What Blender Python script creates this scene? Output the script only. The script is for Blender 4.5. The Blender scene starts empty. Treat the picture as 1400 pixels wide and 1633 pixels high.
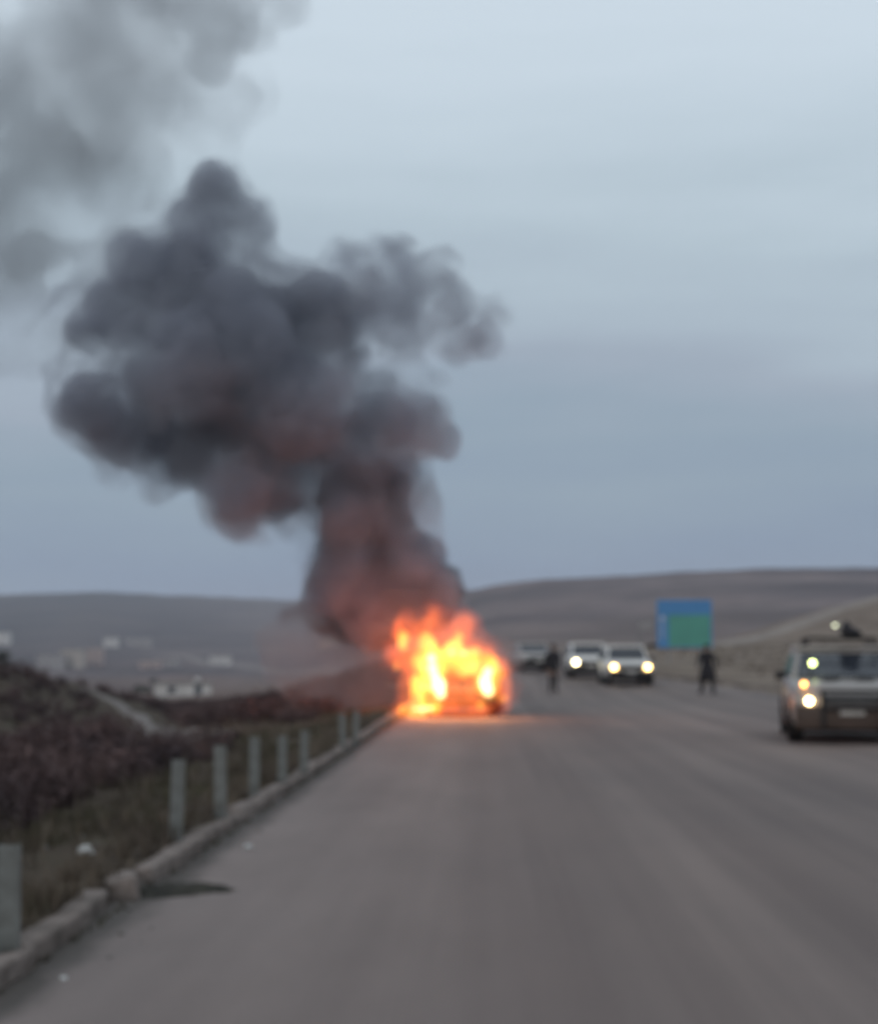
import bpy, bmesh, math, random
import numpy as np
from mathutils import Vector, Matrix, noise as mnoise
random.seed(7); np.random.seed(7)
R = math.radians
scene = bpy.context.scene
col = scene.collection

# ------------------------------------------------------------------ camera
F = 2600.0                      # focal length in photo pixels (1400 x 1633)
CAMZ = 1.5
cam_d = bpy.data.cameras.new('camera'); cam = bpy.data.objects.new('camera', cam_d); col.objects.link(cam)
cam_d.sensor_fit = 'VERTICAL'; cam_d.sensor_height = 24.0; cam_d.lens = 24.0 * F / 1633
cam_d.clip_start = 0.05; cam_d.clip_end = 20000
cam.location = (0, 0, CAMZ)
cam.rotation_euler = (R(90) + math.atan(231.5 / F), 0, math.atan(75 / F))
cam_d.dof.use_dof = True; cam_d.dof.focus_distance = 1.1; cam_d.dof.aperture_fstop = 6.0
scene.camera = cam
CM = cam.rotation_euler.to_matrix()

def ray(px, py):
    return CM @ Vector(((px - 700) / F, -(py - 816.5) / F, -1))
def at(px, py, Y):              # point seen at pixel (px,py) at distance Y ahead
    d = ray(px, py); return Vector((0, 0, CAMZ)) + d * (Y / d.y)

# ------------------------------------------------------------------ world
SUN_EL, SUN_ROT = R(14), R(215)
w = bpy.data.worlds.new("World"); scene.world = w; w.use_nodes = True
nt = w.node_tree; nt.nodes.clear(); N = nt.nodes.new; L = nt.links.new
out = N('ShaderNodeOutputWorld')
sky = N('ShaderNodeTexSky'); sky.sky_type = 'NISHITA'; sky.sun_disc = False
sky.sun_elevation = SUN_EL; sky.sun_rotation = SUN_ROT; sky.dust_density = 3
b1 = N('ShaderNodeBackground'); b1.inputs[1].default_value = 0.06; L(sky.outputs[0], b1.inputs[0])
tc = N('ShaderNodeTexCoord')
sep = N('ShaderNodeSeparateXYZ'); L(tc.outputs['Generated'], sep.inputs[0])
mp = N('ShaderNodeMapping'); mp.inputs['Scale'].default_value = (1.6, 1.6, 10); mp.inputs['Rotation'].default_value = (0, R(3), 0)
L(tc.outputs['Generated'], mp.inputs[0])
nz = N('ShaderNodeTexNoise'); nz.inputs['Scale'].default_value = 1.7; nz.inputs['Detail'].default_value = 4; L(mp.outputs[0], nz.inputs[0])
ms = N('ShaderNodeMath'); ms.operation = 'MULTIPLY_ADD'; L(nz.outputs[0], ms.inputs[0]); ms.inputs[1].default_value = 0.19; ms.inputs[2].default_value = -0.09
ad = N('ShaderNodeMath'); ad.operation = 'ADD'; L(sep.outputs[2], ad.inputs[0]); L(ms.outputs[0], ad.inputs[1])
def s2l(*c): return tuple(((v / 255) / 12.92 if v / 255 <= .04045 else ((v / 255 + .055) / 1.055) ** 2.4) for v in c) + (1,)
cr = N('ShaderNodeValToRGB'); L(ad.outputs[0], cr.inputs[0])
stops = [(0, (131, 147, 168)), (.06, (135, 153, 175)), (.12, (146, 164, 180)), (.165, (160, 173, 188)), (.2, (171, 186, 199)),
         (.25, (182, 198, 209)), (.31, (196, 211, 222)), (.37, (205, 219, 230)), (.7, (212, 224, 235)), (1, (214, 226, 237))]
cr.color_ramp.elements[0].position = 0; cr.color_ramp.elements[0].color = s2l(*stops[0][1])
cr.color_ramp.elements[1].position = 1; cr.color_ramp.elements[1].color = s2l(*stops[-1][1])
for p, c in stops[1:-1]:
    e = cr.color_ramp.elements.new(p); e.color = s2l(*c)
b2 = N('ShaderNodeBackground'); b2.inputs[1].default_value = 1.09; L(cr.outputs[0], b2.inputs[0])
mx = N('ShaderNodeMixShader'); mx.inputs[0].default_value = 0.9; L(b1.outputs[0], mx.inputs[1]); L(b2.outputs[0], mx.inputs[2])
L(mx.outputs[0], out.inputs[0])

sd = bpy.data.lights.new('sun', 'SUN'); so = bpy.data.objects.new('sun', sd); col.objects.link(so)
sd.energy = 0.5; sd.angle = R(25); sd.color = (1.0, 0.88, 0.8)
sdir = Vector((math.sin(SUN_ROT) * math.cos(SUN_EL), math.cos(SUN_ROT) * math.cos(SUN_EL), math.sin(SUN_EL)))
so.rotation_euler = sdir.to_track_quat('Z', 'Y').to_euler()

vs = scene.view_settings
vs.view_transform = 'Standard'; vs.look = 'None'; vs.exposure = 0; vs.gamma = 1; vs.use_curve_mapping = False
scene.render.engine = 'CYCLES'
cy = scene.cycles
cy.volume_bounces = 3; cy.max_bounces = 8; cy.diffuse_bounces = 2; cy.use_denoising = True
cy.volume_step_rate = 1.0; cy.volume_max_steps = 128; cy.sample_clamp_indirect = 4
cy.caustics_reflective = False; cy.caustics_refractive = False

# ------------------------------------------------------------------ helpers
def mat(name, colr, rough=.8, metal=0, var=None, scale=4, bump=0, bscale=40, emit=None, estr=0, stretch=(1, 1, 1), detail=5, spec=.3, lo=.35, hi=.65):
    m = bpy.data.materials.new(name); m.use_nodes = True
    n = m.node_tree; p = n.nodes['Principled BSDF']
    p.inputs['Roughness'].default_value = rough; p.inputs['Metallic'].default_value = metal
    p.inputs['Specular IOR Level'].default_value = spec
    p.inputs['Base Color'].default_value = (*colr, 1)
    t = n.nodes.new('ShaderNodeTexCoord'); mpn = n.nodes.new('ShaderNodeMapping'); mpn.inputs['Scale'].default_value = stretch
    n.links.new(t.outputs['Object'], mpn.inputs[0])
    if var is None: var = tuple(c * .75 for c in colr)
    a = n.nodes.new('ShaderNodeTexNoise'); a.inputs['Scale'].default_value = scale; a.inputs['Detail'].default_value = detail
    n.links.new(mpn.outputs[0], a.inputs[0])
    r = n.nodes.new('ShaderNodeValToRGB'); r.color_ramp.elements[0].position = lo; r.color_ramp.elements[1].position = hi
    r.color_ramp.elements[0].color = (*var, 1); r.color_ramp.elements[1].color = (*colr, 1)
    n.links.new(a.outputs[0], r.inputs[0]); n.links.new(r.outputs[0], p.inputs['Base Color'])
    if bump:
        b = n.nodes.new('ShaderNodeTexNoise'); b.inputs['Scale'].default_value = bscale; b.inputs['Detail'].default_value = 6
        n.links.new(mpn.outputs[0], b.inputs[0])
        bb = n.nodes.new('ShaderNodeBump'); bb.inputs['Strength'].default_value = bump; bb.inputs['Distance'].default_value = .05
        n.links.new(b.outputs[0], bb.inputs['Height']); n.links.new(bb.outputs[0], p.inputs['Normal'])
    if emit:
        p.inputs['Emission Color'].default_value = (*emit, 1); p.inputs['Emission Strength'].default_value = estr
    return m

def tag(o, label=None, cat=None, group=None, kind=None):
    if label: o['label'] = label
    if cat: o['category'] = cat
    if group: o['group'] = group
    if kind: o['kind'] = kind
    return o
def empty(name, loc=(0, 0, 0), rz=0, parent=None):
    o = bpy.data.objects.new(name, None); col.objects.link(o); o.location = loc; o.rotation_euler = (0, 0, rz)
    o.empty_display_size = .2
    if parent: o.parent = parent
    return o
def mesh_obj(name, verts, faces, m, parent=None, smooth=False, loc=None):
    me = bpy.data.meshes.new(name); me.from_pydata([tuple(v) for v in verts], [], faces); me.update()
    return link(name, me, m, parent, smooth, loc)
def link(name, me, m, parent=None, smooth=False, loc=None):
    if m is not None:
        for q in (m if isinstance(m, (list, tuple)) else [m]): me.materials.append(q)
    if smooth: me.polygons.foreach_set('use_smooth', [True] * len(me.polygons))
    o = bpy.data.objects.new(name, me); col.objects.link(o)
    if parent: o.parent = parent
    if loc is not None: o.location = loc
    return o
class MB:
    def __init__(s): s.v = []; s.f = []
    def add(s, vs_, fs):
        n = len(s.v); s.v += [tuple(v) for v in vs_]; s.f += [tuple(i + n for i in f) for f in fs]; return s
    def box(s, c, size, rot=None, bev=0):
        bm = bmesh.new(); bmesh.ops.create_cube(bm, size=1)
        for v in bm.verts: v.co = Vector((v.co.x * size[0], v.co.y * size[1], v.co.z * size[2]))
        if bev: bmesh.ops.bevel(bm, geom=bm.edges[:], offset=bev, segments=2, affect='EDGES', profile=.5)
        M_ = (rot.to_4x4() if rot else Matrix.Identity(4))
        for v in bm.verts: v.co = M_ @ v.co + Vector(c)
        bm.verts.index_update()
        s.add([v.co[:] for v in bm.verts], [[v.index for v in f.verts] for f in bm.faces]); bm.free(); return s
    def tube(s, a, b, r0, r1=None, n=10):
        r1 = r0 if r1 is None else r1
        a = Vector(a); b = Vector(b); q = (b - a).to_track_quat('Z', 'Y')
        vs_ = []
        for p, r in ((a, r0), (b, r1)):
            for i in range(n):
                t = 2 * math.pi * i / n; vs_.append(p + q @ Vector((math.cos(t) * r, math.sin(t) * r, 0)))
        fs = [(i, (i + 1) % n, n + (i + 1) % n, n + i) for i in range(n)] + [tuple(range(n))[::-1], tuple(range(n, 2 * n))]
        return s.add(vs_, fs)
    def lathe(s, prof, c, axis='X', n=20):      # prof: (offset along axis, radius) closed loop
        vs_ = []; k = len(prof)
        for i in range(n):
            t = 2 * math.pi * i / n
            for o_, r in prof:
                a, b = math.cos(t) * r, math.sin(t) * r
                p = {'X': (o_, a, b), 'Y': (a, o_, b), 'Z': (a, b, o_)}[axis]
                vs_.append((p[0] + c[0], p[1] + c[1], p[2] + c[2]))
        fs = []
        for i in range(n):
            for j in range(k):
                fs.append((i * k + j, i * k + (j + 1) % k, ((i + 1) % n) * k + (j + 1) % k, ((i + 1) % n) * k + j))
        return s.add(vs_, fs)
    def loft(s, rings, caps=True):
        k = len(rings[0]); vs_ = [p for r in rings for p in r]; fs = []
        for i in range(len(rings) - 1):
            for j in range(k):
                fs.append((i * k + j, i * k + (j + 1) % k, (i + 1) * k + (j + 1) % k, (i + 1) * k + j))
        if caps: fs += [tuple(range(k))[::-1], tuple((len(rings) - 1) * k + j for j in range(k))]
        return s.add(vs_, fs)
    def quad(s, a, b, c, d, th=.02):              # a thin slab, pushed out along its normal
        a, b, c, d = map(Vector, (a, b, c, d)); nrm = (b - a).cross(d - a).normalized() * th
        return s.add([a, b, c, d, a + nrm, b + nrm, c + nrm, d + nrm],
                     [(3, 2, 1, 0), (4, 5, 6, 7), (0, 1, 5, 4), (1, 2, 6, 5), (2, 3, 7, 6), (3, 0, 4, 7)])
    def blob(s, c, r, n=2, jit=0):
        bm = bmesh.new(); bmesh.ops.create_icosphere(bm, subdivisions=n, radius=1)
        rr = r if hasattr(r, '__len__') else (r, r, r)
        o_ = Vector((random.random() * 50, 0, 0))
        for v in bm.verts:
            k = 1 + jit * mnoise.noise(v.co * 1.5 + o_)
            v.co = Vector((v.co.x * rr[0], v.co.y * rr[1], v.co.z * rr[2])) * k + Vector(c)
        bm.verts.index_update()
        s.add([v.co[:] for v in bm.verts], [[v.index for v in f.verts] for f in bm.faces]); bm.free(); return s
    def build(s, name, m, parent=None, smooth=False, loc=None):
        return mesh_obj(name, s.v, s.f, m, parent, smooth, loc)

# ------------------------------------------------------------------ terrain
def sstep(a, b, x):
    t = np.clip((x - a) / (b - a), 0, 1); return t * t * (3 - 2 * t)
KX = -2.2                                     # kerb face towards the road
RX = 11.6                                     # right edge of the road
def rx(Y): return RX - 4.4 * sstep(58, 84, np.asarray(Y, float))
def zr(Y):
    s = np.maximum(0, np.asarray(Y, float) - 55)
    z = 2.6 * np.tanh(0.034 * s * s / (s + 6) / 2.6)
    return z - 0.012 * np.maximum(0, np.asarray(Y, float) - 170)
RPX = np.array([-900, -200, 0, 150, 300, 470, 560, 745, 900, 1000, 1100, 1200, 1400, 1700, 2600], float)
RPY = np.array([950, 955, 952, 948, 954, 962, 958, 945, 931, 923, 917, 913, 912, 920, 935], float)
def terrain(X, Y, fine=True):
    X = np.asarray(X, float); Y = np.asarray(Y, float)
    z0 = zr(np.clip(Y, -50, 230)); z0 = np.where(Y > 230, zr(230), z0)
    z0 = z0 * (1 - sstep(4, 13, -X) * (1 - sstep(160, 400, Y)))
    tl = np.maximum(0, -X - 3.3); fall = 9.5 * (1 - np.exp(-tl * tl / (tl + 1.5) * .19 / 9.5))
    tr_ = np.maximum(0, X - 12.4); rise = 3.0 * (1 - np.exp(-tr_ * .03 / 3))
    z = z0 + .095 - fall + rise + 5.6 * sstep(22, 50, X) * np.exp(-((Y - 195) / 48) ** 2)
    z = z * 1.0 - sstep(230, 420, Y) * 1.0
    # low scrubby mound beside the track
    z = z + 3.9 * np.exp(-((X + 28.5) / 6.5) ** 2 - ((Y - 92) / 24) ** 2) + 1.6 * np.exp(-((X + 42) / 10) ** 2 - ((Y - 100) / 26) ** 2)
    # hills
    Rd = np.hypot(X, Y); az = 775 + F * X / np.maximum(Y, Rd * .15 + .01)
    az = np.where(Y > 0, az, np.where(X < 0, -900, 2600)); az = np.clip(az, -900, 2600)
    ry = np.interp(az, RPX, RPY); t = sstep(420, 800, az); RR = 2600 * (1 - t) + 1150 * t
    zt = (1048 - ry) / F * RR * np.maximum(Y, Rd * .5) / np.maximum(Rd, 1) + 1.5
    wq = sstep(.26, 1.0, Rd / RR); wq = .6 * wq + .4 * wq ** 2
    z = z * (1 - wq) + zt * wq
    z = z - sstep(1.05, 1.8, Rd / RR) * zt * .5
    return z
def tz(x, y): return float(terrain(x, y)) 

def axis_vals(lo, hi, dense, step, g, maxv):
    v = list(np.arange(lo, hi + 1e-6, step)); s = step; x = v[-1]
    while x < maxv: s *= g; s = max(s, abs(x) * .0); x += s; v.append(min(x, maxv))
    x = v[0]; s = step; l = []
    while x > -maxv: s *= g; x -= s; l.append(max(x, -maxv))
    return np.array(l[::-1] + v)
xs = axis_vals(-9, 15, 0, .5, 1.035, 5000)
xs = np.array(sorted(set(np.round(np.concatenate([xs[(xs < -3.2) | (xs > -1.7)], [-3.1, -2.7, -2.38, -2.3, -2.0, 11.5, 11.75]]), 3))))
ys = axis_vals(0, 130, 0, 1.0, 1.03, 5000)
XX, YY = np.meshgrid(xs, ys); ZZ = terrain(XX, YY)
NN = np.zeros_like(ZZ)
flat = [mnoise.fractal(Vector((x * .012, y * .012, 0)), 1.0, 2.0, 5) for x, y in zip(XX.ravel(), YY.ravel())]
NN = np.array(flat).reshape(XX.shape)
NF = np.array([mnoise.fractal(Vector((x * .45, y * .45, 5)), 1.0, 2.0, 3) if -60 < x < 40 and -10 < y < 160 else 0 for x, y in zip(XX.ravel(), YY.ravel())]).reshape(XX.shape)
Rd = np.hypot(XX, YY)
off = np.maximum(np.clip(-XX - 4, 0, 30), np.clip(XX - 14, 0, 30)) / 30
off = np.maximum(off, sstep(240, 500, YY))
ZZ = ZZ + NN * off * np.clip(Rd / 110, .5, 4) * .8 * (1 - .6 * sstep(60, 200, YY) * (YY < 420)) + NF * .12 * np.minimum(1, np.maximum(np.clip(-XX - 2.5, 0, 1), np.clip(XX - 12, 0, 1)))
inroad = (XX > -2.33) & (XX < np.where(YY < 57, 11.6, rx(YY) - .35)) & (YY < 300) & (YY > -60)
ZZ = np.where(inroad, zr(YY) - .06, ZZ)
ZZ = np.where((XX > -2.33) & (XX < 11.6) & (YY <= -60), -.06, ZZ)
TX, TY, TZ = xs, ys, ZZ
def gz(x, y):                                 # height of the finished ground sheet
    i = int(np.clip(np.searchsorted(TX, x) - 1, 0, len(TX) - 2)); j = int(np.clip(np.searchsorted(TY, y) - 1, 0, len(TY) - 2))
    u = (x - TX[i]) / (TX[i + 1] - TX[i]); v = (y - TY[j]) / (TY[j + 1] - TY[j])
    return float(TZ[j, i] * (1 - u) * (1 - v) + TZ[j, i + 1] * u * (1 - v) + TZ[j + 1, i] * (1 - u) * v + TZ[j + 1, i + 1] * u * v)
nx, ny = len(xs), len(ys)
ii = np.arange(ny - 1)[:, None] * nx + np.arange(nx - 1)[None, :]
faces = np.stack([ii, ii + 1, ii + nx + 1, ii + nx], -1).reshape(-1, 4)
def np_mesh(name, V, FQ, k=4):
    me = bpy.data.meshes.new(name); me.vertices.add(len(V)); me.vertices.foreach_set('co', np.asarray(V, np.float32).ravel())
    me.loops.add(len(FQ) * k); me.loops.foreach_set('vertex_index', np.asarray(FQ, np.int32).ravel())
    me.polygons.add(len(FQ)); me.polygons.foreach_set('loop_start', np.arange(0, len(FQ) * k, k, dtype=np.int32))
    me.update(calc_edges=True); me.validate(); return me

# ground material: dry earth near, hillside scrub and fields far
gm = bpy.data.materials.new('dry_earth'); gm.use_nodes = True; n = gm.node_tree; p = n.nodes['Principled BSDF']; p.inputs['Roughness'].default_value = .95
p.inputs['Specular IOR Level'].default_value = .1
g = n.nodes.new('ShaderNodeNewGeometry')
def noise_(scale, detail=6, vec=None, rough=.6):
    a = n.nodes.new('ShaderNodeTexNoise'); a.inputs['Scale'].default_value = scale; a.inputs['Detail'].default_value = detail; a.inputs['Roughness'].default_value = rough
    n.links.new(vec or g.outputs['Position'], a.inputs[0]); return a.outputs[0]
def ramp_(fac, stops_):
    r = n.nodes.new('ShaderNodeValToRGB'); e = r.color_ramp.elements
    e[0].position, e[0].color = stops_[0][0], (*stops_[0][1], 1); e[1].position, e[1].color = stops_[-1][0], (*stops_[-1][1], 1)
    for q, c in stops_[1:-1]: x = e.new(q); x.color = (*c, 1)
    n.links.new(fac, r.inputs[0]); return r.outputs[0]
def mix_(fac, a, b, mode='MIX'):
    m_ = n.nodes.new('ShaderNodeMixRGB'); m_.blend_type = mode
    if isinstance(fac, (int, float)): m_.inputs[0].default_value = fac
    else: n.links.new(fac, m_.inputs[0])
    n.links.new(a, m_.inputs[1]); n.links.new(b, m_.inputs[2]); return m_.outputs[0]
near = ramp_(noise_(.9, 8), [(.36, (.045, .034, .026)), (.5, (.075, .057, .042)), (.66, (.06, .052, .034))])
mid = ramp_(noise_(.035, 7), [(.34, (.065, .05, .047)), (.47, (.13, .09, .078)), (.6, (.19, .14, .118)), (.7, (.11, .085, .07))])
far = ramp_(noise_(.008, 7), [(.34, (.06, .05, .052)), (.48, (.1, .079, .079)), (.58, (.165, .127, .12)), (.68, (.075, .063, .062))])
sp = n.nodes.new('ShaderNodeVectorMath'); sp.operation = 'LENGTH'; n.links.new(g.outputs['Position'], sp.inputs[0])
def rng_(a, b):
    m_ = n.nodes.new('ShaderNodeMapRange'); m_.inputs[1].default_value = a; m_.inputs[2].default_value = b; n.links.new(sp.outputs['Value'], m_.inputs[0]); return m_.outputs[0]
west = ramp_(noise_(.007, 7), [(.34, (.026, .03, .034)), (.5, (.042, .044, .046)), (.62, (.075, .066, .064)), (.7, (.036, .038, .04))])
sx_ = n.nodes.new('ShaderNodeSeparateXYZ'); n.links.new(g.outputs['Position'], sx_.inputs[0])
mw = n.nodes.new('ShaderNodeMapRange'); mw.inputs[1].default_value = -60; mw.inputs[2].default_value = -480; n.links.new(sx_.outputs[0], mw.inputs[0])
my = n.nodes.new('ShaderNodeMapRange'); my.inputs[1].default_value = 700; my.inputs[2].default_value = 1300; n.links.new(sx_.outputs[1], my.inputs[0])
m2_ = n.nodes.new('ShaderNodeMath'); m2_.operation = 'MULTIPLY'; n.links.new(mw.outputs[0], m2_.inputs[0]); n.links.new(my.outputs[0], m2_.inputs[1])
far = mix_(m2_.outputs[0], far, west)
tan_ = ramp_(noise_(.3, 7), [(.34, (.12, .09, .07)), (.5, (.19, .148, .115)), (.66, (.24, .195, .155))])
me_ = n.nodes.new('ShaderNodeMapRange'); me_.inputs[1].default_value = 5; me_.inputs[2].default_value = 7; n.links.new(sx_.outputs[0], me_.inputs[0])
near = mix_(me_.outputs[0], near, tan_); mid = mix_(me_.outputs[0], mid, mix_(.55, mid, tan_))
c1 = mix_(rng_(130, 260), near, mid); c2 = mix_(rng_(250, 700), c1, far)
n.links.new(c2, p.inputs['Base Color'])
bn = n.nodes.new('ShaderNodeBump'); bn.inputs['Strength'].default_value = .6; bn.inputs['Distance'].default_value = .06
n.links.new(noise_(7, 6), bn.inputs['Height']); n.links.new(bn.outputs[0], p.inputs['Normal'])
me = np_mesh('ground', np.stack([XX, YY, ZZ], -1).reshape(-1, 3), faces)
ground = link('ground', me, gm, smooth=True); tag(ground, kind='structure')

# ------------------------------------------------------------------ road
rm = bpy.data.materials.new('worn_asphalt'); rm.use_nodes = True; n = rm.node_tree; p = n.nodes['Principled BSDF']
p.inputs['Roughness'].default_value = .78; p.inputs['Specular IOR Level'].default_value = .35
g = n.nodes.new('ShaderNodeNewGeometry')
def mapped(sc):
    m_ = n.nodes.new('ShaderNodeMapping'); m_.inputs['Scale'].default_value = sc; n.links.new(g.outputs['Position'], m_.inputs[0]); return m_.outputs[0]
streak = ramp_(noise_(1, 5, mapped((1.1, .016, 1))), [(.32, (.114, .086, .077)), (.5, (.156, .122, .108)), (.66, (.204, .162, .143))])
patch = ramp_(noise_(1, 6, mapped((.3, .09, 1))), [(.32, (.78, .78, .8)), (.6, (1.07, 1.04, 1.03))])
grain = ramp_(noise_(60, 4), [(.3, (.8, .8, .8)), (.7, (1.15, 1.15, 1.15))])
wob = n.nodes.new('ShaderNodeSeparateXYZ'); n.links.new(g.outputs['Position'], wob.inputs[0])
dm = n.nodes.new('ShaderNodeMapRange'); dm.inputs[1].default_value = 1.2; dm.inputs[2].default_value = -2.2; dm.inputs[3].default_value = 0; dm.inputs[4].default_value = .75
n.links.new(wob.outputs[0], dm.inputs[0])
dust = ramp_(noise_(1, 6, mapped((.9, .25, 1))), [(.35, (.175, .142, .13)), (.65, (.245, .2, .184))])
cc = mix_(1, streak, patch, 'MULTIPLY'); cc = mix_(dm.outputs[0], cc, dust); cc = mix_(.7, cc, grain, 'MULTIPLY')
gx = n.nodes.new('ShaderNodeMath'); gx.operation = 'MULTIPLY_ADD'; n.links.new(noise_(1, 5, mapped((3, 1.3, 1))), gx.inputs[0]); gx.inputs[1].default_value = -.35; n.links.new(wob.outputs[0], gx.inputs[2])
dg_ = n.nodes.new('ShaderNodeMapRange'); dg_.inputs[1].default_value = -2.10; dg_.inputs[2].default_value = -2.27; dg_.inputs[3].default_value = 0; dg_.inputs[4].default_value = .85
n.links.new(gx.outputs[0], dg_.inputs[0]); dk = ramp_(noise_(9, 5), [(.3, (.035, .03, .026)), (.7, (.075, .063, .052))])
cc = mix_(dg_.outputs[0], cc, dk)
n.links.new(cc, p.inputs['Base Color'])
bn = n.nodes.new('ShaderNodeBump'); bn.inputs['Strength'].default_value = .35; bn.inputs['Distance'].default_value = .01
n.links.new(noise_(90, 4), bn.inputs['Height']); n.links.new(bn.outputs[0], p.inputs['Normal'])
ry_ = list(np.arange(-60, 301, 1.0)); rx_ = [KX - .1, -1, 2, 5, 8, RX]
def rxs(y): e = float(rx(y)); return [KX - .1, -1, 1.5, 3.5, 5.5, e]
V = [(x, y, float(zr(y))) for y in ry_ for x in rxs(y)]; k = len(rx_)
FQ = [(j * k + i, j * k + i + 1, (j + 1) * k + i + 1, (j + 1) * k + i) for j in range(len(ry_) - 1) for i in range(k - 1)]
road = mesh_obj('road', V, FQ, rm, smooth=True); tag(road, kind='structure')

# ------------------------------------------------------------------ kerb of single stones
concrete = mat('kerb_concrete', (.25, .205, .182), .9, var=(.13, .105, .09), scale=7, bump=.5, bscale=25)
concrete2 = mat('kerb_concrete_stained', (.2, .162, .142), .9, var=(.09, .074, .062), scale=3, bump=.5, bscale=25)
kerb = empty('kerb'); tag(kerb, kind='structure')
stone_meshes = []
for i in range(5):
    b = MB().box((0, 0, 0), (.17, .965, .25), bev=.028)
    o_ = Vector((i * 9.1, 3, 1))
    b.v = [tuple(Vector(v) + Vector((mnoise.noise(Vector(v) * 4 + o_), 0, mnoise.noise(Vector(v) * 3 + o_ * 2))) * .04) for v in b.v]
    me = bpy.data.meshes.new('kerb_stone'); me.from_pydata(b.v, [], b.f); me.materials.append(concrete if i < 3 else concrete2)
    stone_meshes.append(me)
first = True
for i in range(-3, 34):
    y = i + .5
    if i == 10: continue                    # the stone missing here lies loose beside its gap
    o = bpy.data.objects.new('kerb_stone', stone_meshes[i % 5]); col.objects.link(o); o.parent = kerb
    dx = random.uniform(-.012, .012); rz = random.uniform(-.022, .022)
    if i == 9: dx, rz = -.05, .09
    if i == 11: dx, rz = .02, -.05
    o.location = (KX - .095 + dx, y, float(zr(y)) - .01 + random.uniform(-.018, .01)); o.rotation_euler = (random.uniform(-.018, .018), random.uniform(-.05, .05), rz)
b = MB()
for y in range(34, 230):
    z0, z1 = float(zr(y)), float(zr(y + .98)); xa, xb = KX - .19, KX
    b.add([(xa, y, z0 - .15), (xb, y, z0 - .15), (xb, y, z0 + .115), (xa, y, z0 + .115), (xa, y + .98, z1 - .15), (xb, y + .98, z1 - .15), (xb, y + .98, z1 + .115), (xa, y + .98, z1 + .115)],
          [(0, 1, 2, 3), (7, 6, 5, 4), (0, 4, 5, 1), (1, 5, 6, 2), (2, 6, 7, 3), (3, 7, 4, 0)])
o = b.build('far_kerb_stones', concrete, kerb); o['kind'] = 'stuff'
b = MB().box((0, 0, 0), (.2, .66, .2), bev=.03)
b.v = [tuple(Vector(v) + Vector((0, mnoise.noise(Vector(v) * 7) * .03, mnoise.noise(Vector(v) * 6 + Vector((4, 4, 4))) * .02))) for v in b.v]
o = b.build('loose_kerb_stone', concrete); o.location = (KX - .12, 10.5, .02); o.rotation_euler = (R(-4), R(-7), R(14))
tag(o, 'broken pale kerb stone knocked askew in the gap of the kerb', 'kerb stone')
# right road edge: low worn concrete edging
edge = empty('road_edge'); tag(edge, kind='structure')
b = MB()
for y in range(20, 230):
    z0, z1 = float(zr(y)), float(zr(y + .98)); xa, xb = float(rx(y)) - .04, float(rx(y)) + .16; xc, xe = float(rx(y + .98)) - .04, float(rx(y + .98)) + .16
    b.add([(xa, y, z0 - .15), (xb, y, z0 - .15), (xb, y, z0 + .15), (xa, y, z0 + .15), (xc, y + .98, z1 - .15), (xe, y + .98, z1 - .15), (xe, y + .98, z1 + .15), (xc, y + .98, z1 + .15)],
          [(0, 1, 2, 3), (7, 6, 5, 4), (0, 4, 5, 1), (1, 5, 6, 2), (2, 6, 7, 3), (3, 7, 4, 0)])
o = b.build('edge_stones', concrete, edge); o['kind'] = 'stuff'

# soil spilled through the gap
b = MB(); V = []; FQ = []; n_ = 26
for j in range(n_):
    for i in range(n_):
        u, v = i / (n_ - 1) * 2 - 1, j / (n_ - 1) * 2 - 1
        rr = math.hypot(u, v); hgt = max(0, 1 - rr ** 1.5 * (1 + .5 * mnoise.noise(Vector((u * 2.5, v * 2.5, 3))))) * .055
        V.append((u * .42 + hgt * .2, v * .42 * (1.15 - .75 * (u + 1) / 2) + u * .12, hgt + .03 * mnoise.noise(Vector((u * 6, v * 6, 1))) * min(1, hgt * 30) - .012))
FQ = [(j * n_ + i, j * n_ + i + 1, (j + 1) * n_ + i + 1, (j + 1) * n_ + i) for j in range(n_ - 1) for i in range(n_ - 1)]
soil_m = mat('dark_soil', (.05, .045, .034), .95, var=(.025, .023, .018), scale=9, bump=.8, bscale=30)
o = mesh_obj('soil', V, FQ, soil_m, smooth=True, loc=(-1.98, 10.6, 0.002)); tag(o, 'dark soil washed through the gap in the kerb onto the road', 'soil', kind='stuff')

# ------------------------------------------------------------------ posts
post_m = mat('post_galvanised', (.205, .215, .205), .65, .2, var=(.12, .12, .11), scale=9, bump=.15)
def post_mesh(h, i):
    b = MB(); t = .006; W, D = .10, .055
    hh = h + .5
    prof = [(-W / 2, -D / 2), (W / 2, -D / 2), (W / 2, D / 2), (W / 2 - .018, D / 2), (W / 2 - .018, D / 2 - t), (W / 2 - t, D / 2 - t), (W / 2 - t, -D / 2 + t),
            (-W / 2 + t, -D / 2 + t), (-W / 2 + t, D / 2 - t), (-W / 2 + .018, D / 2 - t), (-W / 2 + .018, D / 2), (-W / 2, D / 2)]
    b.loft([[(x, y, z) for x, y in prof] for z in (-.5, h * .5, h)])
    me = bpy.data.meshes.new('guard_post'); me.from_pydata(b.v, [], b.f); me.materials.append(post_m); return me
pl = [((15, 1510, 1305), 'nearest steel guard post, at the very left edge of the picture'),
      ((280, 1340, 1210), 'steel guard post beside the broken gap in the kerb, first of the receding row'),
      ((352, 1298, 1187), 'second steel guard post of the receding row past the gap'),
      ((405, 1267, 1170), 'third steel guard post of the receding row past the gap'),
      ((450, 1245, 1157), 'fourth steel guard post of the receding row past the gap'),
      ((484, 1229, 1150), 'fifth steel guard post of the row, before the wider space'),
      ((547, 1189, 1131), 'left post of the far pair beside the burning car'),
      ((567, 1181, 1128), 'last guard post of the row, closest to the flames')]
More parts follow.
